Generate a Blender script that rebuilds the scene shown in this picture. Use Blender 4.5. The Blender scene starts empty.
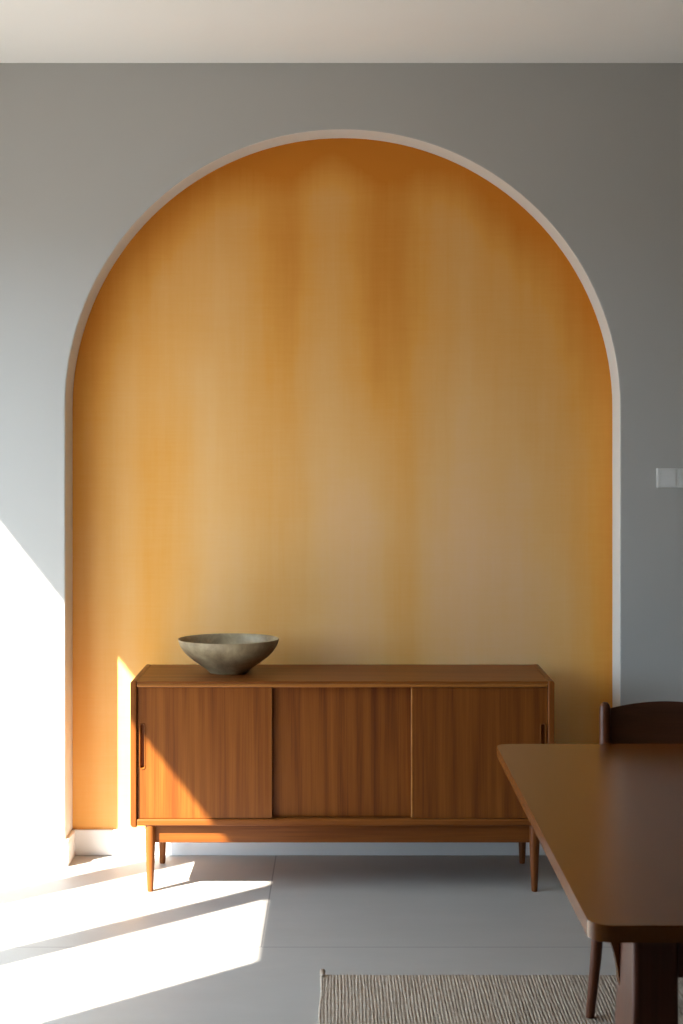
import bpy, bmesh, math, random
from mathutils import Vector, Matrix

S = bpy.context.scene
COL = S.collection
PI = math.pi

# ------------------------------------------------------------------ camera
F = 1530.0                      # focal length in pixels of the 683x1024 frame
EYE = 1.68
cam_d = bpy.data.cameras.new('camera')
cam = bpy.data.objects.new('camera', cam_d)
COL.objects.link(cam)
cam.location = (0, 0, EYE)
cam.rotation_euler = (PI / 2, 0, 0)
cam_d.sensor_width = 36.0
cam_d.lens = 36.0 * F / 1024.0
cam_d.shift_y = -64.0 / 1024.0
cam_d.clip_start = 0.05
cam_d.dof.use_dof = True
cam_d.dof.focus_distance = 5.9
cam_d.dof.aperture_fstop = 8.0
S.camera = cam

# ------------------------------------------------------------------ colour management, sky, sun
S.view_settings.view_transform = 'Standard'
S.view_settings.look = 'None'
S.view_settings.gamma = 1.0
S.view_settings.use_curve_mapping = False
S.view_settings.exposure = 0.18
S.cycles.use_denoising = True
S.cycles.max_bounces = 12
S.cycles.diffuse_bounces = 8
S.cycles.caustics_reflective = False
S.cycles.caustics_refractive = False

w = bpy.data.worlds.new('sky')
S.world = w
w.use_nodes = True
nt = w.node_tree
bg = nt.nodes['Background']
bg.inputs['Color'].default_value = (0.66, 0.84, 1.0, 1)
bg.inputs['Strength'].default_value = 8.0

SUN_DIR = Vector((1.0, 0.893, -1.27)).normalized()
sd = bpy.data.lights.new('sun', 'SUN')
sd.energy = 33.0
sd.angle = math.radians(0.6)
sd.color = (1.0, 0.945, 0.85)
sun = bpy.data.objects.new('sun', sd)
COL.objects.link(sun)
sun.rotation_euler = SUN_DIR.to_track_quat('-Z', 'Y').to_euler()
sun.location = (-8, -4, 9)

# ------------------------------------------------------------------ node helpers
class NT:
    def __init__(self, name):
        self.m = bpy.data.materials.new(name)
        self.m.use_nodes = True
        self.t = self.m.node_tree
        self.b = self.t.nodes['Principled BSDF']
        self._tc = None
    def node(self, kind, **kw):
        n = self.t.nodes.new(kind)
        for k, v in kw.items():
            setattr(n, k, v)
        return n
    def put(self, sock, v):
        if hasattr(v, 'is_output'):
            self.t.links.new(v, sock)
        else:
            sock.default_value = v
    def coord(self):
        if self._tc is None:
            self._tc = self.node('ShaderNodeTexCoord').outputs['Object']
        return self._tc
    def math(self, op, a, b=0.0, c=None, clamp=False):
        n = self.node('ShaderNodeMath', operation=op, use_clamp=clamp)
        self.put(n.inputs[0], a)
        self.put(n.inputs[1], b)
        if c is not None:
            self.put(n.inputs[2], c)
        return n.outputs[0]
    def mapped(self, scale, loc=(0, 0, 0), src=None):
        n = self.node('ShaderNodeMapping')
        self.t.links.new(src or self.coord(), n.inputs['Vector'])
        n.inputs['Scale'].default_value = scale
        n.inputs['Location'].default_value = loc
        return n.outputs[0]
    def noise(self, scale, vec, detail=3.0, rough=0.5, dist=0.0):
        n = self.node('ShaderNodeTexNoise')
        self.t.links.new(vec, n.inputs['Vector'])
        n.inputs['Scale'].default_value = scale
        n.inputs['Detail'].default_value = detail
        n.inputs['Roughness'].default_value = rough
        n.inputs['Distortion'].default_value = dist
        return n.outputs[0]
    def ramp(self, fac, stops, interp='LINEAR'):
        n = self.node('ShaderNodeValToRGB')
        n.color_ramp.interpolation = interp
        e = n.color_ramp.elements
        while len(e) > 2:
            e.remove(e[-1])
        for i, (p, c) in enumerate(stops):
            el = e[i] if i < 2 else e.new(p)
            el.position = p
            if not hasattr(c, '__len__'):
                c = (c, c, c)
            el.color = (c[0], c[1], c[2], 1)
        self.put(n.inputs[0], fac)
        return n.outputs[0]
    def mix(self, fac, a, b, blend='MIX'):
        n = self.node('ShaderNodeMix', data_type='RGBA', blend_type=blend)
        self.put(n.inputs[0], fac)
        for s, v in ((n.inputs[6], a), (n.inputs[7], b)):
            if not hasattr(v, 'is_output') and len(v) == 3:
                v = (v[0], v[1], v[2], 1)
            self.put(s, v)
        return n.outputs[2]
    def bump(self, h, strength=0.3, dist=0.002):
        n = self.node('ShaderNodeBump')
        n.inputs['Strength'].default_value = strength
        n.inputs['Distance'].default_value = dist
        self.t.links.new(h, n.inputs['Height'])
        self.t.links.new(n.outputs[0], self.b.inputs['Normal'])
    def done(self, color=None, rough=None, spec=None, metal=None, coat=None):
        if color is not None:
            if not hasattr(color, 'is_output') and len(color) == 3:
                color = (*color, 1)
            self.put(self.b.inputs['Base Color'], color)
        if rough is not None:
            self.put(self.b.inputs['Roughness'], rough)
        if spec is not None:
            self.b.inputs['Specular IOR Level'].default_value = spec
        if metal is not None:
            self.b.inputs['Metallic'].default_value = metal
        if coat is not None:
            self.b.inputs['Coat Weight'].default_value = coat[0]
            self.b.inputs['Coat Roughness'].default_value = coat[1]
        return self.m

def plaster(name, col, rough=0.85, amt=0.03, bump=0.06):
    m = NT(name)
    n = m.noise(1.4, m.coord(), 4)
    c = m.mix(n, tuple(x * (1 - amt) for x in col), tuple(min(1, x * (1 + amt)) for x in col))
    m.bump(m.noise(60, m.coord(), 4, 0.6), bump, 0.002)
    return m.done(c, rough, 0.25)

def wood(name, dark, mid, light, axis='Z', rough=0.4, freq=16.0, seed=(0, 0, 0), coat=None, spec=0.26, contrast=1.0, bump=0.10):
    """straight-grained timber; the grain runs along the given axis"""
    m = NT(name)
    def sc(a, l):
        return tuple(l if ax == axis else a for ax in 'XYZ')
    warp = m.noise(1.0, m.mapped(sc(3.0, 1.1), seed), 2)
    big = m.noise(1.0, m.mapped(sc(freq, 0.55), seed), 3, 0.55, 0.6)
    ring = m.node('ShaderNodeTexWave', wave_type='BANDS', bands_direction='DIAGONAL')
    m.t.links.new(m.mapped(sc(freq * 0.5, 0.55), seed), ring.inputs['Vector'])
    ring.inputs['Scale'].default_value = 0.9
    ring.inputs['Distortion'].default_value = 8.0
    ring.inputs['Detail'].default_value = 3.0
    ring.inputs['Detail Scale'].default_value = 0.7
    fine = m.noise(1.0, m.mapped(sc(210.0, 3.5), seed), 3, 0.6)
    g = m.math('MULTIPLY', big, 0.55)
    g = m.math('MULTIPLY_ADD', ring.outputs['Fac'], 0.07, g)
    g = m.math('MULTIPLY_ADD', fine, 0.34, g)
    g = m.math('MULTIPLY_ADD', warp, 0.14, g)
    lo, hi = 0.55 - 0.2 / contrast, 0.55 + 0.24 / contrast
    c = m.ramp(g, [(lo, dark), (0.55, mid), (hi, light)])
    if bump:
        m.bump(fine, bump, 0.0008)
    r = m.math('MULTIPLY_ADD', fine, 0.12, rough - 0.06) if bump else rough
    return m.done(c, r, spec, None, coat)

# ------------------------------------------------------------------ mesh helpers
def link(name, bm, mat, parent=None, smooth=False, loc=None):
    bmesh.ops.recalc_face_normals(bm, faces=bm.faces)
    me = bpy.data.meshes.new(name)
    bm.to_mesh(me)
    bm.free()
    if mat:
        me.materials.append(mat)
    if smooth:
        me.polygons.foreach_set('use_smooth', [True] * len(me.polygons))
        try:
            me.set_sharp_from_angle(angle=math.radians(40))
        except Exception:
            pass
    o = bpy.data.objects.new(name, me)
    COL.objects.link(o)
    if smooth:
        wn = o.modifiers.new('weighted_normal', 'WEIGHTED_NORMAL')
        wn.keep_sharp = True
    if parent:
        o.parent = parent
    if loc:
        o.location = loc
    return o

def thing(name, label, cat, loc=(0, 0, 0), rz=0.0, group=None):
    o = bpy.data.objects.new(name, None)
    o.empty_display_size = 0.1
    COL.objects.link(o)
    o.location = loc
    o.rotation_euler = (0, 0, rz)
    o['label'] = label
    o['category'] = cat
    if group:
        o['group'] = group
    return o

def struct(o, label=None):
    o['kind'] = 'structure'
    if label:
        o['label'] = label
    return o

def box(bm, x0, x1, y0, y1, z0, z1, bev=0.0, seg=2):
    t = bmesh.new()
    bmesh.ops.create_cube(t, size=1.0)
    for v in t.verts:
        v.co = Vector(((x0 + x1) / 2 + v.co.x * (x1 - x0), (y0 + y1) / 2 + v.co.y * (y1 - y0), (z0 + z1) / 2 + v.co.z * (z1 - z0)))
    if bev > 0:
        bmesh.ops.bevel(t, geom=t.edges[:], offset=bev, segments=seg, profile=0.5, affect='EDGES')
    me = bpy.data.meshes.new('tmp')
    t.to_mesh(me)
    t.free()
    bm.from_mesh(me)
    bpy.data.meshes.remove(me)
    return bm

def boxbm(*a, **k):
    return box(bmesh.new(), *a, **k)

def prism(poly, axis, a0, a1, bev=0.0, seg=2):
    """extrude a 2D outline along an axis; poly holds the other two coordinates in order"""
    bm = bmesh.new()
    def mk(p, a):
        if axis == 'X':
            return (a, p[0], p[1])
        if axis == 'Y':
            return (p[0], a, p[1])
        return (p[0], p[1], a)
    v0 = [bm.verts.new(mk(p, a0)) for p in poly]
    v1 = [bm.verts.new(mk(p, a1)) for p in poly]
    f0 = bm.faces.new(v0)
    f1 = bm.faces.new(list(reversed(v1)))
    n = len(poly)
    for i in range(n):
        bm.faces.new((v0[i], v0[(i + 1) % n], v1[(i + 1) % n], v1[i]))
    if bev > 0:
        ed = list(set(f0.edges[:]) | set(f1.edges[:]))
        bmesh.ops.bevel(bm, geom=ed, offset=bev, segments=seg, profile=0.5, affect='EDGES')
    return bm

def rrect(x0, x1, y0, y1, r, n=6):
    out = []
    for cx, cy, a in ((x1 - r, y1 - r, 0), (x0 + r, y1 - r, 90), (x0 + r, y0 + r, 180), (x1 - r, y0 + r, 270)):
        for i in range(n + 1):
            t = math.radians(a + 90 * i / n)
            out.append((cx + r * math.cos(t), cy + r * math.sin(t)))
    return out

def loft(path, seg=20, caps=True):
    """round section swept along (x, y, z, rx, ry) stations, each section level in z"""
    bm = bmesh.new()
    rows = []
    for p in path:
        x, y, z, rx = p[:4]
        ry = p[4] if len(p) > 4 else rx
        rows.append([bm.verts.new((x + rx * math.cos(2 * PI * i / seg), y + ry * math.sin(2 * PI * i / seg), z)) for i in range(seg)])
    for a, b in zip(rows, rows[1:]):
        for i in range(seg):
            bm.faces.new((a[i], a[(i + 1) % seg], b[(i + 1) % seg], b[i]))
    if caps:
        bm.faces.new(rows[0])
        bm.faces.new(list(reversed(rows[-1])))
    return bm

def lathe(prof, seg=96):
    bm = bmesh.new()
    rows = []
    for r, z in prof:
        if r < 1e-6:
            rows.append([bm.verts.new((0, 0, z))])
        else:
            rows.append([bm.verts.new((r * math.cos(2 * PI * i / seg), r * math.sin(2 * PI * i / seg), z)) for i in range(seg)])
    for a, b in zip(rows, rows[1:]):
        for i in range(seg):
            j = (i + 1) % seg
            if len(a) == 1 and len(b) > 1:
                bm.faces.new((a[0], b[i], b[j]))
            elif len(b) == 1 and len(a) > 1:
                bm.faces.new((a[i], a[j], b[0]))
            else:
                bm.faces.new((a[i], a[j], b[j], b[i]))
    return bm

# ------------------------------------------------------------------ dimensions of the room
XL, XR, YB, YF, HC = -2.20, 4.40, -6.0, 6.15, 3.2275      # inner faces
YN = 6.32                                               # back of the niche
ACX, AR, ASP = 0.004, 1.115, 1.845                      # arch centre, radius, spring line
WT = 0.12                                               # thickness of the window wall
LINT = 2.585                                            # window head
WY0, WY1 = 3.19, 5.74

M_wall = plaster('wall_paint', (0.50, 0.485, 0.46))
M_ceil = plaster('ceiling_paint', (0.92, 0.91, 0.89))
M_far = plaster('bounce_cutting_grey', (0.17, 0.165, 0.155))  # dark tone given to the unseen walls to cut bounce light
M_reveal = plaster('reveal_paint', (0.70, 0.69, 0.66))
M_trim = plaster('trim_paint', (0.80, 0.80, 0.79), 0.5, 0.01, 0.02)
M_frame = plaster('window_frame_paint', (0.30, 0.30, 0.30), 0.5, 0.01, 0.0)

# floor: large pale tiles with hair-thin joints
def floor_mat():
    m = NT('pale_floor_tile')
    br = m.node('ShaderNodeTexBrick')
    br.offset = 0.5
    br.squash = 1.0
    m.t.links.new(m.mapped((1, 1, 1), (1.47 + 4.8, -5.15 + 12.0, 0)), br.inputs['Vector'])
    br.inputs['Scale'].default_value = 1.0
    br.inputs['Brick Width'].default_value = 2.4
    br.inputs['Row Height'].default_value = 1.2
    br.inputs['Mortar Size'].default_value = 0.003
    br.inputs['Mortar Smooth'].default_value = 0.3
    br.inputs['Bias'].default_value = 0.0
    n = m.noise(2.2, m.mapped((1.0, 2.6, 1)), 5, 0.6)
    tile = m.ramp(n, [(0.3, (0.36, 0.338, 0.312)), (0.7, (0.40, 0.378, 0.352))])
    c = m.mix(br.outputs['Fac'], tile, (0.21, 0.20, 0.19))
    m.bump(m.noise(25, m.coord(), 4), 0.04, 0.002)
    return m.done(c, m.math('MULTIPLY_ADD', n, 0.15, 0.42), 0.35)

bm = boxbm(XL - WT, XR + 0.2, YB - 0.2, YN + 0.2, -0.12, 0.0)
struct(link('floor', bm, floor_mat()), 'pale grey floor of large square tiles')

bm = boxbm(XL - WT, XR + 0.2, YB - 0.2, YN + 0.2, HC, HC + 0.15)
struct(link('ceiling', bm, M_ceil), 'plain off-white ceiling')

# front wall with the arched opening and its reveal
def arch(r, n=72):
    p = [(ACX - r, 0.0)]
    for i in range(n + 1):
        a = PI - PI * i / n
        p.append((ACX + r * math.cos(a), ASP + r * math.sin(a)))
    p.append((ACX + r, 0.0))
    return p

bm = bmesh.new()
e = 0.005
loops = [(arch(AR + e), YF), (arch(AR + e * 0.3), YF + e * 0.3), (arch(AR), YF + e), (arch(AR), YN)]
rows = [[bm.verts.new((x, y, z)) for x, z in pts] for pts, y in loops]
outer = [bm.verts.new(c) for c in ((XR + 0.2, YF, 0), (XR + 0.2, YF, HC), (XL - WT, YF, HC), (XL - WT, YF, 0))]
n = len(rows[0])
mid = n // 2
ctop = bm.verts.new((ACX, YF, HC))
bm.faces.new([*rows[0][:mid + 1], ctop, outer[2], outer[3]])
bm.faces.new([*rows[0][mid:], outer[0], outer[1], ctop])
for a, b in zip(rows, rows[1:]):
    for i in range(n - 1):
        bm.faces.new((a[i], a[i + 1], b[i + 1], b[i]))
o = struct(link('wall_front', bm, M_wall), 'grey wall with a tall arched niche')
o.data.materials.append(M_reveal)
for p in o.data.polygons:
    if abs(p.normal.y) < 0.9:
        p.material_index = 1

# back of the niche: amber limewash brushed in vertical streaks
def lime_mat():
    m = NT('amber_limewash')
    sep = m.node('ShaderNodeSeparateXYZ')
    m.t.links.new(m.coord(), sep.inputs[0])
    x, z = sep.outputs[0], sep.outputs[2]
    wob = m.noise(1.0, m.mapped((2.2, 1, 1.3)), 3)
    xw = m.math('MULTIPLY_ADD', m.math('SUBTRACT', wob, 0.5), 0.10, x)
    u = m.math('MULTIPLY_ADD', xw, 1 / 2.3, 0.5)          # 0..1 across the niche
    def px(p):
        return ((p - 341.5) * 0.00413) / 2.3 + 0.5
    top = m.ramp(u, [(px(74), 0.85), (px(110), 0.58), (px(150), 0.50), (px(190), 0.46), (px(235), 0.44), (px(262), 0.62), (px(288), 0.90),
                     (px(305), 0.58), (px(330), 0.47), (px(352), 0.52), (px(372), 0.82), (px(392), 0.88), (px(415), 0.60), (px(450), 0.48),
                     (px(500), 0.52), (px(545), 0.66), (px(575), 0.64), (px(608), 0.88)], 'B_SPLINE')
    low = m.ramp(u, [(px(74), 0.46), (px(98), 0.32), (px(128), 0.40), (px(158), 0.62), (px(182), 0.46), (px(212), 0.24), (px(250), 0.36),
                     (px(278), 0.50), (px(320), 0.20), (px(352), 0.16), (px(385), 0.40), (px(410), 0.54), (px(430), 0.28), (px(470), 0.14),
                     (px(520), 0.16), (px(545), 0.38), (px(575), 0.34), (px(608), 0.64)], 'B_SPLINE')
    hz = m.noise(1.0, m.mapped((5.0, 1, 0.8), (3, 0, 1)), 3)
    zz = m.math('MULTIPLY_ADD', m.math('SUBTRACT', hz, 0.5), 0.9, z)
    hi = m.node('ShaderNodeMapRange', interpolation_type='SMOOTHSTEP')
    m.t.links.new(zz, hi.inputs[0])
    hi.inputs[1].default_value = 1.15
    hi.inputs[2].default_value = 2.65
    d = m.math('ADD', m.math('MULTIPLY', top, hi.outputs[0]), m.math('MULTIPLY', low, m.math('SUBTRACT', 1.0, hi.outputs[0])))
    # deeper orange towards the rim, strongest at the top of the arch
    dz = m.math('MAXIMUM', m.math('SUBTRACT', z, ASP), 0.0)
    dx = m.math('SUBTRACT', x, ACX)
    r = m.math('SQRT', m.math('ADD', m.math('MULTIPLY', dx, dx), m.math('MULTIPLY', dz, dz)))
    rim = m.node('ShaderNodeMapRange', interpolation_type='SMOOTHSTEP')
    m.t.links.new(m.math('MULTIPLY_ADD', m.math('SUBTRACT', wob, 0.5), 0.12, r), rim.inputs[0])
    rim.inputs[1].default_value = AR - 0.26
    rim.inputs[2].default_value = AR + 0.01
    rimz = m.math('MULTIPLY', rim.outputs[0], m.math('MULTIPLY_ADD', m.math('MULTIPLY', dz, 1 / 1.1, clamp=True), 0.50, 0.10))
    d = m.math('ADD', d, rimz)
    # streaks of the brush, cloudy patches, and the fine cross weave of the strokes
    st = m.noise(1.0, m.mapped((9, 1, 0.45)), 4, 0.6)
    d = m.math('MULTIPLY_ADD', m.math('SUBTRACT', st, 0.5), 0.30, d)
    cl = m.noise(1.0, m.mapped((2.5, 1, 2.0), (1, 4, 2)), 4, 0.6)
    d = m.math('MULTIPLY_ADD', m.math('SUBTRACT', cl, 0.5), 0.28, d)
    wv = m.noise(1.0, m.mapped((6, 1, 120)), 2)
    d = m.math('MULTIPLY_ADD', m.math('SUBTRACT', wv, 0.5), 0.08, d)
    wh = m.noise(1.0, m.mapped((120, 1, 5)), 2)
    d = m.math('MULTIPLY_ADD', m.math('SUBTRACT', wh, 0.5), 0.07, d)
    c = m.ramp(d, [(0.0, LW[0]), (0.33, LW[1]), (0.62, LW[2]), (1.0, LW[3])])
    m.bump(m.noise(40, m.coord(), 4, 0.6), 0.05, 0.002)
    return m.done(c, 0.75, 0.2)

LW = [(0.87, 0.55, 0.31), (0.87, 0.495, 0.18), (0.83, 0.385, 0.075), (0.68, 0.23, 0.02)]
bm = boxbm(ACX - AR - 0.15, ACX + AR + 0.15, YN, YN + 0.15, 0, ASP + AR + 0.15)
struct(link('wall_niche', bm, lime_mat()), 'amber limewashed back of the arched niche')

# window wall, other walls
bm = bmesh.new()
box(bm, XL - WT, XL, YB - 0.2, WY0, 0, HC)
box(bm, XL - WT, XL, WY1, YF + 0.3, 0, HC)
box(bm, XL - WT, XL, WY0, WY1, LINT, HC)
struct(link('wall_left', bm, M_wall), 'white wall holding the tall window')
struct(link('wall_right', boxbm(XR, XR + 0.2, YB - 0.2, YF + 0.3, 0, HC), M_far))
struct(link('wall_rear', boxbm(XL - WT, XR + 0.2, YB - 0.2, YB, 0, HC), M_far))

bm = bmesh.new()
for yc, ww in ((3.996, 0.145), (4.80, 0.158)):
    box(bm, -2.32, -2.26, yc - ww / 2, yc + ww / 2, 0.0, LINT, 0.004)
struct(link('window_1', bm, M_frame), 'upright frames of the tall sliding window')

def ground_mat():
    m = NT('bounce_ground')
    n = m.noise(3, m.coord(), 4)
    return m.done(m.ramp(n, [(0.3, (0.11, 0.105, 0.10)), (0.7, (0.15, 0.145, 0.14))]), 0.8)
struct(link('ground', boxbm(-600, XL - WT - 0.005, -600, 600, -0.22, -0.10), ground_mat()), 'unseen ground outside the window, added for bounce light')  # unseen ground, added to bounce light in and cover the low sky

# baseboards
BH, BT = 0.106, 0.014
bm = bmesh.new()
box(bm, XL, ACX - AR - 0.0, YF - BT, YF, 0, BH, 0.003)
struct(link('baseboard_left', bm, M_trim))
bm = bmesh.new()
box(bm, ACX + AR, XR, YF - BT, YF, 0, BH, 0.003)
struct(link('baseboard_right', bm, M_trim))
bm = bmesh.new()
box(bm, ACX - AR, ACX + AR, YN - BT, YN, 0, BH, 0.003)
box(bm, ACX - AR, ACX - AR + BT, YF - BT, YN, 0, BH, 0.003)
box(bm, ACX + AR - BT, ACX + AR, YF - BT, YN, 0, BH, 0.003)
struct(link('baseboard_niche', bm, M_trim))

# ------------------------------------------------------------------ sideboard
WD, WM, WL = (0.095, 0.022, 0.003), (0.175, 0.049, 0.006), (0.255, 0.083, 0.012)
def teak(tag, axis, seed, **k):
    return wood('teak_' + tag, WD, WM, WL, axis, 0.42, seed=seed, **k)
T_top = teak('top', 'X', (0, 0, 0))
T_rail = teak('rail', 'X', (3, 5, 1))
T_side = teak('side', 'Z', (7, 1, 2))
T_lit_edge = wood('teak_edge_band', (0.24, 0.08, 0.014), (0.32, 0.115, 0.022), (0.40, 0.155, 0.034), 'X', 0.35, seed=(5, 5, 5))  # lighter teak that paints a highlight onto edges
T_leg = teak('leg', 'Z', (2, 8, 3), freq=20)
M_dark = NT('dark_brown_back').done((0.03, 0.014, 0.006), 0.7)  # even dark brown for the back panel

SBX, SBY = 0.0035, 5.775                       # carcass centre in x, front edge in y
sb = thing('sideboard', 'long teak sideboard with three sliding doors on tapered legs in the arched niche', 'sideboard', (SBX, SBY, 0))
HW, DP = 0.8005, 0.452
ZB, ZT = 0.247, 0.800
TH = 0.023
# top, sides, bottom, back
def sprof(side):
    # outline in x-z, outer corners rounded
    r = 0.012
    pts = []
    x_in, x_out = HW - TH, HW
    pts.append((x_in, ZB))
    for i in range(7):
        t = -PI / 2 + PI / 2 * i / 6
        pts.append((x_out - r + r * math.cos(t), ZB + r + r * math.sin(t)))
    r2 = 0.008
    for i in range(7):
        t = PI / 2 * i / 6
        pts.append((x_out - r2 + r2 * math.cos(t), ZT - r2 + r2 * math.sin(t)))
    pts.append((x_in, ZT))
    return [(p[0] * side, p[1]) for p in pts]
for s in (-1, 1):
    link('side_panel', prism(sprof(s), 'Y', 0.0, DP, 0.004, 3), T_side, sb, True)
bm = boxbm(-HW + TH, HW - TH, 0.004, DP, ZT - 0.012, ZT - 0.001, bev=0.002, seg=2)
tp = link('top_panel', bm, T_top, sb, True)
link('edge_band', boxbm(-HW + TH, HW - TH, 0.0, DP - 0.014, ZT - 0.024, ZT - 0.0115, bev=0.006, seg=4), T_lit_edge, tp, True)  # front lip, its highlight put into the wood colour
link('bottom_panel', boxbm(-HW + TH, HW - TH, 0.002, DP, ZB + 0.005, ZB + 0.031, bev=0.006, seg=3), T_rail, sb, True)
link('back_panel', boxbm(-HW + TH, HW - TH, DP - 0.012, DP - 0.004, ZB + 0.031, ZT - 0.023), M_dark, sb)

# sliding doors: outer two on the front track, the middle one on the rear track
DZ0, DZ1 = ZB + 0.033, ZT - 0.026
def stadium(cx, cz, ww, hh, n=8):
    r = ww / 2
    pts = []
    for i in range(n + 1):
        t = PI * i / n
        pts.append((cx + r * math.cos(t), cz + hh / 2 - r + r * math.sin(t)))
    for i in range(n + 1):
        t = PI + PI * i / n
        pts.append((cx + r * math.cos(t), cz - hh / 2 + r + r * math.sin(t)))
    return pts

def door(x0, x1, y0, th, mat, slot=None):
    bm = bmesh.new()
    if slot is None:
        box(bm, x0, x1, y0, y0 + th, DZ0, DZ1, 0.0015)
        return link('door', bm, mat, sb)
    cx, cz, ww, hh = slot
    inner = stadium(cx, cz, ww, hh)
    rect = [(x0, DZ0), (x1, DZ0), (x1, DZ1), (x0, DZ1)]
    loops = []
    for y in (y0, y0 + th):
        vo = [bm.verts.new((p[0], y, p[1])) for p in rect]
        vi = [bm.verts.new((p[0], y, p[1])) for p in inner]
        ed = []
        for v in (vo, vi):
            for i in range(len(v)):
                ed.append(bm.edges.new((v[i], v[(i + 1) % len(v)])))
        bmesh.ops.triangle_fill(bm, use_beauty=True, use_dissolve=False, edges=ed)
        loops.append((vo, vi))
    for k in (0, 1):
        a, b = loops[0][k], loops[1][k]
        for i in range(len(a)):
            j = (i + 1) % len(a)
            bm.faces.new((a[i], a[j], b[j], b[i]))
    d = link('door', bm, mat, sb)
    # finger pull let into the slot: a slim raised lip and a scooped back
    bm = bmesh.new()
    lo = [(ww + 0.005, hh + 0.005, y0 - 0.0002), (ww + 0.003, hh + 0.003, y0 - 0.0022), (ww - 0.002, hh - 0.002, y0 - 0.0022),
          (ww - 0.006, hh - 0.006, y0 + 0.003), (ww - 0.008, hh - 0.008, y0 + 0.0135), (0.003, hh - ww, y0 + 0.0145)]
    rws = [[bm.verts.new((p[0], y, p[1])) for p in stadium(cx, cz, a, b)] for a, b, y in lo]
    for a, b in zip(rws, rws[1:]):
        for i in range(len(a)):
            j = (i + 1) % len(a)
            bm.faces.new((a[i], a[j], b[j], b[i]))
    bm.faces.new(rws[-1])
    link('handle', bm, T_leg, d, True)
    return d

def X(px, s=264.0):
    return (px - 341.5) / s - SBX
xa0, xa1 = -HW + TH + 0.003, X(272)
xb0, xb1 = X(268), X(416)
xc0, xc1 = X(411.5), HW - TH - 0.003
hz = 1.68 - (745 - 448) / 263.3
door(xa0, xa1, 0.012, 0.018, teak('door_left', 'Z', (1.3, 0, 0.4), contrast=1.1, freq=22), (X(143.2, 263.4), hz, 0.020, 0.172))
door(xb0, xb1, 0.034, 0.016, teak('door_middle', 'Z', (4.1, 2, 1.7), contrast=1.1, freq=22))
rd = door(xc0, xc1, 0.012, 0.018, teak('door_right', 'Z', (9.7, 3, 5.2), contrast=1.1, freq=22), (X(542.5, 263.4), hz, 0.020, 0.172))

link('edge_band', boxbm(xc0 - 0.0015, xc0 + 0.0065, 0.0105, 0.0295, DZ0 + 0.0005, DZ1 - 0.0005, bev=0.0025, seg=3), T_lit_edge, rd, True)  # paler strip painting the window light on the door's left edge

# under-frame
LX, LYF, LYB = 0.728, 0.024, DP - 0.035
link('front_rail', boxbm(-LX + 0.012, LX - 0.012, 0.028, 0.048, 0.183, ZB + 0.006, bev=0.003), T_rail, sb, True)
link('rear_rail', boxbm(-LX + 0.012, LX - 0.012, LYB - 0.010, LYB + 0.010, 0.183, ZB + 0.006, bev=0.003), T_rail, sb, True)
for s in (-1, 1):
    link('side_rail', boxbm(s * LX - 0.009, s * LX + 0.009, LYF + 0.012, LYB - 0.012, 0.212, ZB + 0.006, bev=0.003), T_side, sb, True)
for s in (-1, 1):
    for y, k in ((LYF, -1), (LYB, 1)):
        link('leg', loft([(s * LX, y, 0.0, 0.0105), (s * LX, y, 0.004, 0.012), (s * LX, y, 0.10, 0.0158), (s * LX, y, 0.19, 0.0195), (s * LX, y, ZB + 0.006, 0.0195)]), T_leg, sb, True)

# ------------------------------------------------------------------ bowl
def bowl_mat():
    m = NT('weathered_stoneware')
    a = m.noise(9.0, m.coord(), 5, 0.65, 0.4)
    b = m.noise(46.0, m.coord(), 3, 0.6)
    c = m.ramp(a, [(0.32, (0.20, 0.135, 0.07)), (0.5, (0.35, 0.262, 0.15)), (0.68, (0.52, 0.41, 0.245))])
    c = m.mix(m.math('MULTIPLY', b, 0.5), c, (0.10, 0.10, 0.085), 'MULTIPLY')
    m.bump(b, 0.25, 0.0015)
    return m.done(c, m.math('MULTIPLY_ADD', a, 0.3, 0.32), 0.5)
prof = [(0, 0.010), (0.058, 0.010), (0.064, 0.0), (0.074, 0.0), (0.080, 0.006)]
outline = [(0.091, 0.016), (0.112, 0.030), (0.136, 0.048), (0.160, 0.067), (0.179, 0.088), (0.191, 0.108), (0.1975, 0.128)]
def spl(pts, n=4):
    out = []
    for k in range(len(pts) - 1):
        p0, p1, p2, p3 = (pts[max(0, k - 1)], pts[k], pts[k + 1], pts[min(len(pts) - 1, k + 2)])
        for q in range(n):
            t = q / n
            out.append(tuple(0.5 * (2 * b + (c - a) * t + (2 * a - 5 * b + 4 * c - d) * t * t + (3 * b - a - 3 * c + d) * t ** 3) for a, b, c, d in zip(p0, p1, p2, p3)))
    return out + [pts[-1]]
outline = spl(outline)
prof += outline + [(0.1985, 0.1310), (0.1968, 0.1320), (0.1940, 0.1305)]
for r_, z_ in reversed(outline[:-2]):
    prof.append((r_ - 0.0065, z_ + 0.003))
prof += [(0.070, 0.014), (0, 0.013)]
bb = lathe(prof)
for v in bb.verts:
    v.co.y *= 0.86
bowl = link('bowl', bb, bowl_mat(), None, True, (-0.443, 6.005, ZT + 0.0002))
bowl['label'] = 'wide shallow grey-green stoneware bowl standing on top of the sideboard'
bowl['category'] = 'bowl'

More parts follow.
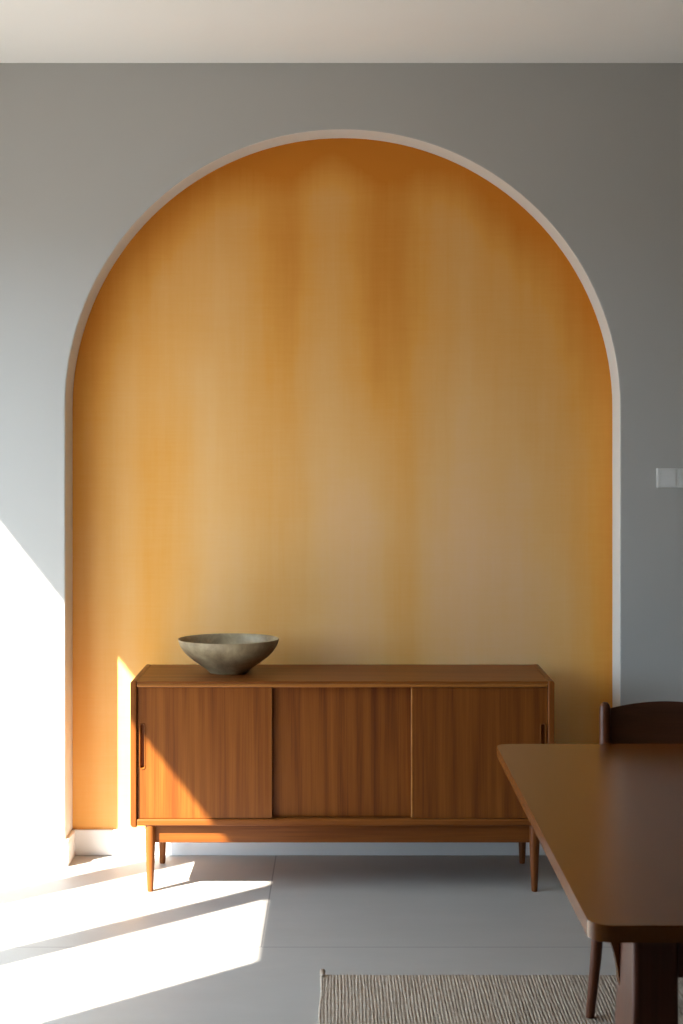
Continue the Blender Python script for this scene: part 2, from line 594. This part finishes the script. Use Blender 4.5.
# ------------------------------------------------------------------ light switch
M_sw = NT('switch_plastic').done((0.80, 0.80, 0.78), 0.35, 0.5)
sw = thing('light_switch', 'white double light switch on the grey wall right of the arch', 'switch', (1.266, YF, 1.56))
sw.scale = (1.1, 1.0, 0.93)
fr = bmesh.new()
H2 = 0.042
for k in (0, 1):
    x0 = k * 0.080
    box(fr, x0, x0 + (0.011 if k == 0 else 0.0085), -0.010, 0, -H2, H2, 0.0015)
    box(fr, x0 + 0.0685, x0 + 0.080, -0.010, 0, -H2, H2, 0.0015)
    box(fr, x0 + 0.006, x0 + 0.074, -0.010, 0, H2 - 0.0105, H2, 0.0015)
    box(fr, x0 + 0.006, x0 + 0.074, -0.010, 0, -H2, -H2 + 0.0105, 0.0015)
box(fr, 0.004, 0.156, -0.006, 0, -H2 + 0.004, H2 - 0.004)
link('frame', fr, M_sw, sw)
for k in (0, 1):
    x0 = k * 0.080 + 0.0122
    bm = prism([(-0.006, -0.031), (-0.0125, -0.031), (-0.0105, 0.0), (-0.0145, 0.031), (-0.006, 0.031)], 'X', x0, x0 + 0.0555, 0.001)
    link('rocker', bm, M_sw, sw)

# ------------------------------------------------------------------ rug
def rug_mat():
    m = NT('ribbed_wool')
    n = m.noise(1.0, m.mapped((110, 30, 60)), 3, 0.7)
    k = m.noise(1.0, m.mapped((90, 140, 60)), 2, 0.6)
    l = m.noise(3.0, m.coord(), 3)
    c = m.ramp(n, [(0.30, (0.28, 0.215, 0.165)), (0.55, (0.40, 0.325, 0.26)), (0.75, (0.50, 0.42, 0.345))])
    c = m.mix(m.math('MULTIPLY', l, 0.35), c, (0.37, 0.30, 0.235))
    m.bump(k, 0.7, 0.004)
    return m.done(c, 0.95, 0.1)
M_rug = rug_mat()
RX0, RX1, RY0, RY1 = -0.062, 2.05, 2.45, 4.863
rug = thing('rug', 'beige ribbed woven rug under the dining table', 'rug', (RX0, RY0, 0))
random.seed(5)
RW, RL = RX1 - RX0, RY1 - RY0
bm = bmesh.new()
nx, ny = int(RW / 0.0105) * 4, 240
grid = []
joff = [random.uniform(-0.003, 0.003) for _ in range(nx + 1)]
ph = [random.uniform(0, 6.28) for _ in range(nx // 4 + 2)]
for j in range(ny + 1):
    row = []
    v = j / ny
    for i in range(nx + 1):
        u = i / nx
        q = i % 4
        rib = i // 4
        wob = 0.0012 * math.sin(v * 40 + ph[rib]) + 0.0015 * math.sin(v * 9 + rib * 0.05)
        z = (0.0073, 0.0085, 0.0092, 0.0085)[q] + random.uniform(-0.0011, 0.0009)
        y = v * RL
        if j == ny:
            y += joff[i] * 0.8 + 0.003 * math.sin(i * 0.05)
            z *= 0.55
        row.append(bm.verts.new((u * RW + (wob if 0 < i < nx else 0), y, z)))
    grid.append(row)
for j in range(ny):
    for i in range(nx):
        bm.faces.new((grid[j][i], grid[j][i + 1], grid[j + 1][i + 1], grid[j + 1][i]))
# skirt down to the floor
border = [grid[0][i] for i in range(nx + 1)] + [grid[j][nx] for j in range(1, ny + 1)] + [grid[ny][i] for i in range(nx - 1, -1, -1)] + [grid[j][0] for j in range(ny - 1, 0, -1)]
lowv = [bm.verts.new((v.co.x, v.co.y, 0.0)) for v in border]
for i in range(len(border)):
    j = (i + 1) % len(border)
    bm.faces.new((border[i], border[j], lowv[j], lowv[i]))
link('pile', bm, M_rug, rug, True)
def cord(pts, r, seg=8, lump=0.0):
    bm = bmesh.new()
    rws = []
    for k, p in enumerate(pts):
        a = Vector(pts[max(0, k - 1)]); b = Vector(pts[min(len(pts) - 1, k + 1)])
        d = (b - a).normalized()
        up = Vector((0, 0, 1)) if abs(d.z) < 0.9 else Vector((1, 0, 0))
        s = d.cross(up).normalized(); t = s.cross(d)
        rr = r * (1 + lump * math.sin(k * 1.9)) * (0.55 if k in (0, len(pts) - 1) else 1)
        rws.append([bm.verts.new(Vector(p) + s * rr * math.cos(2 * PI * q / seg) + t * rr * math.sin(2 * PI * q / seg)) for q in range(seg)])
    for a, b in zip(rws, rws[1:]):
        for q in range(seg):
            bm.faces.new((a[q], a[(q + 1) % seg], b[(q + 1) % seg], b[q]))
    bm.faces.new(rws[0]); bm.faces.new(rws[-1])
    return bm
NP = 200
for xx in (0.0, RW):
    pts = [(xx + 0.002 * math.sin(i * 0.21), i / NP * RL, 0.0050) for i in range(NP + 1)]
    link('edge_binding', cord(pts, 0.0048, 10, 0.10), M_rug, rug, True)
link('corner_tuft', cord([(0.004, RL - 0.03, 0.011), (0.001, RL - 0.012, 0.015), (0.001, RL + 0.002, 0.016), (0.003, RL + 0.012, 0.012), (0.005, RL + 0.018, 0.008)], 0.0085, 10), M_rug, rug, True)

# ------------------------------------------------------------------ dining table
TD, TM, TL = (0.105, 0.029, 0.003), (0.128, 0.037, 0.004), (0.15, 0.045, 0.0055)
D_top = wood('table_walnut_top', TD, TM, TL, 'Y', 0.25, 14, (1, 2, 0), None, 0.34, bump=0)
D_leg = wood('table_walnut_leg', (0.055, 0.014, 0.006), (0.085, 0.023, 0.010), (0.115, 0.033, 0.015), 'Z', 0.35, 14, (5, 2, 0))
TX0, TX1, TY0, TY1 = 0.490, 1.786, 3.012, 4.862
tb = thing('dining_table', 'polished brown wooden dining table with rounded corners in the right foreground', 'table', ((TX0 + TX1) / 2, (TY0 + TY1) / 2, 0))
tw, tl = (TX1 - TX0) / 2, (TY1 - TY0) / 2
RG = 0.0108                                    # height of the rug's ribs
bm = prism(rrect(-tw, tw, -tl, tl, 0.045, 10), 'Z', 0.706, 0.740, 0.014, 5)
link('tabletop', bm, D_top, tb, True)
# thick near legs with eased corners, flaring a little towards the foot
nl = -tl + 0.075
for s in (-1, 1):
    xo = s * (tw - 0.099); xi = s * (tw - 0.192)
    x0, x1 = min(xo, xi), max(xo, xi)
    bm = bmesh.new()
    secs = []
    for z, g in ((RG, 0.022), (0.35, 0.010), (0.56, 0.0), (0.7065, 0.0)):
        secs.append([bm.verts.new((p[0], p[1], z)) for p in rrect(x0 - (g if s < 0 else 0), x1 + (g if s > 0 else 0), nl - g * 0.3, nl + 0.19 + g, 0.014, 5)])
    for a, b in zip(secs, secs[1:]):
        for i in range(len(a)):
            j = (i + 1) % len(a)
            bm.faces.new((a[i], a[j], b[j], b[i]))
    bm.faces.new(secs[0]); bm.faces.new(secs[-1])
    leg = link('leg', bm, D_leg, tb, True)
    # curved bracket bracing the rear of the leg against the tabletop
    R = 0.19
    poly = [(xo, 0.7062), (xo + s * 0.088, 0.7062)]
    for i in range(1, 11):
        t = PI / 2 * i / 10
        poly.append((xo + s * 0.088 * (1 - math.sin(t)), 0.7062 - R * (1 - math.cos(t))))
    poly = [p for p in poly]
    link('bracket', prism(poly, 'Y', nl + 0.150, nl + 0.178, 0.002), D_top, leg, False)
link('end_rail', boxbm(-tw + 0.170, tw - 0.170, nl + 0.01, nl + 0.035, 0.607, 0.7065, bev=0.003), D_leg, tb)
link('long_rail', boxbm(-0.03, 0.03, nl + 0.035, tl - 0.62, 0.630, 0.7065, bev=0.003), D_leg, tb)
bm = boxbm(-0.15, 0.15, tl - 0.68, tl - 0.60, RG, 0.7065, bev=0.012, seg=4)
link('pedestal', bm, D_leg, tb, True)

# ------------------------------------------------------------------ dining chair tucked under the far end
C_w = wood('chair_walnut', (0.058, 0.016, 0.006), (0.09, 0.026, 0.010), (0.12, 0.036, 0.014), 'Z', 0.35, 18, (3, 7, 1))
C_h = wood('chair_walnut_back', (0.030, 0.009, 0.003), (0.048, 0.015, 0.005), (0.065, 0.021, 0.008), 'X', 0.4, 18, (6, 1, 1))
C_s = NT('chair_seat_fabric')
C_s.bump(C_s.noise(300, C_s.coord(), 2), 0.4, 0.001)
C_s = C_s.done((0.06, 0.045, 0.035), 0.9)
TH_C = math.radians(9.5)
dirv = Vector((-math.sin(TH_C), -math.cos(TH_C), 0))
lv = Vector((-math.cos(TH_C), math.sin(TH_C), 0))
foot = Vector((0.736, 4.488, 0))
cen = foot - dirv * 0.25 - lv * 0.25
# local axes: x to the viewer's right, y away from the viewer
ch = thing('dining_chair', 'dark wooden dining chair with curved backrest tucked in at the far end of the table', 'chair', (cen.x, cen.y, 0), -TH_C)
for s in (-1, 1):
    link('leg', loft([(s * 0.257, -0.250, RG, 0.0125), (s * 0.240, -0.238, 0.18, 0.0165), (s * 0.228, -0.222, 0.36, 0.0185), (s * 0.225, -0.218, 0.435, 0.0185)]), C_w, ch, True)
    link('leg', loft([(s * 0.160, 0.245, 0.0, 0.0125), (s * 0.174, 0.225, 0.2, 0.0165), (s * 0.203, 0.215, 0.42, 0.0185), (s * 0.211, 0.232, 0.60, 0.0180),
                      (s * 0.211, 0.262, 0.78, 0.0182), (s * 0.211, 0.272, 0.832, 0.0178), (s * 0.211, 0.2745, 0.843, 0.0135), (s * 0.211, 0.2755, 0.849, 0.007)]), C_w, ch, True)
    link('side_rail', prism([(-0.205, 0.375), (0.205, 0.375), (0.205, 0.425), (-0.205, 0.425)], 'X', s * 0.219 - 0.009, s * 0.219 + 0.009, 0.002), C_w, ch)
link('front_rail', boxbm(-0.21, 0.21, -0.228, -0.208, 0.375, 0.425, bev=0.002), C_w, ch)
link('rear_rail', boxbm(-0.20, 0.20, 0.205, 0.225, 0.375, 0.425, bev=0.002), C_w, ch)
# seat pad: wider in front, softly domed
bm = bmesh.new()
rws = []
for z, ins in ((0.426, 0.006), (0.432, 0.0), (0.452, 0.0), (0.462, 0.010), (0.466, 0.05)):
    pts = rrect(-0.245 + ins, 0.245 - ins, -0.245 + ins, 0.200 - ins, 0.04, 6)
    rws.append([bm.verts.new((p[0] * (1 - 0.10 * (p[1] + 0.245) / 0.445), p[1], z)) for p in pts])
for a, b in zip(rws, rws[1:]):
    for i in range(len(a)):
        j = (i + 1) % len(a)
        bm.faces.new((a[i], a[j], b[j], b[i]))
bm.faces.new(rws[0]); bm.faces.new(rws[-1])
link('seat', bm, C_s, ch, True)
# backrest: bent slat with an arched top edge
bm = bmesh.new()
NX, NZ = 24, 8
fr_, bk_ = [], []
for j in range(NZ + 1):
    v = j / NZ
    ra, rb = [], []
    for i in range(NX + 1):
        u = i / NX * 2 - 1
        xx = u * 0.209
        ztop = 0.826 + 0.027 * (1 - u * u)
        zbot = 0.672 - 0.012 * (1 - u * u)
        z = zbot + (ztop - zbot) * v
        yc = 0.262 + (z - 0.78) * 0.20 + 0.030 * (1 - u * u)
        th = 0.0065 * (0.55 if j in (0, NZ) else 1)
        ra.append(bm.verts.new((xx, yc - th, z)))
        rb.append(bm.verts.new((xx, yc + th, z)))
    fr_.append(ra); bk_.append(rb)
for j in range(NZ):
    for i in range(NX):
        bm.faces.new((fr_[j][i], fr_[j][i + 1], fr_[j + 1][i + 1], fr_[j + 1][i]))
        bm.faces.new((bk_[j][i], bk_[j + 1][i], bk_[j + 1][i + 1], bk_[j][i + 1]))
    for i in (0, NX):
        bm.faces.new((fr_[j][i], fr_[j + 1][i], bk_[j + 1][i], bk_[j][i]))
for i in range(NX):
    for j in (0, NZ):
        bm.faces.new((fr_[j][i], fr_[j][i + 1], bk_[j][i + 1], bk_[j][i]))
link('backrest', bm, C_h, ch, True)
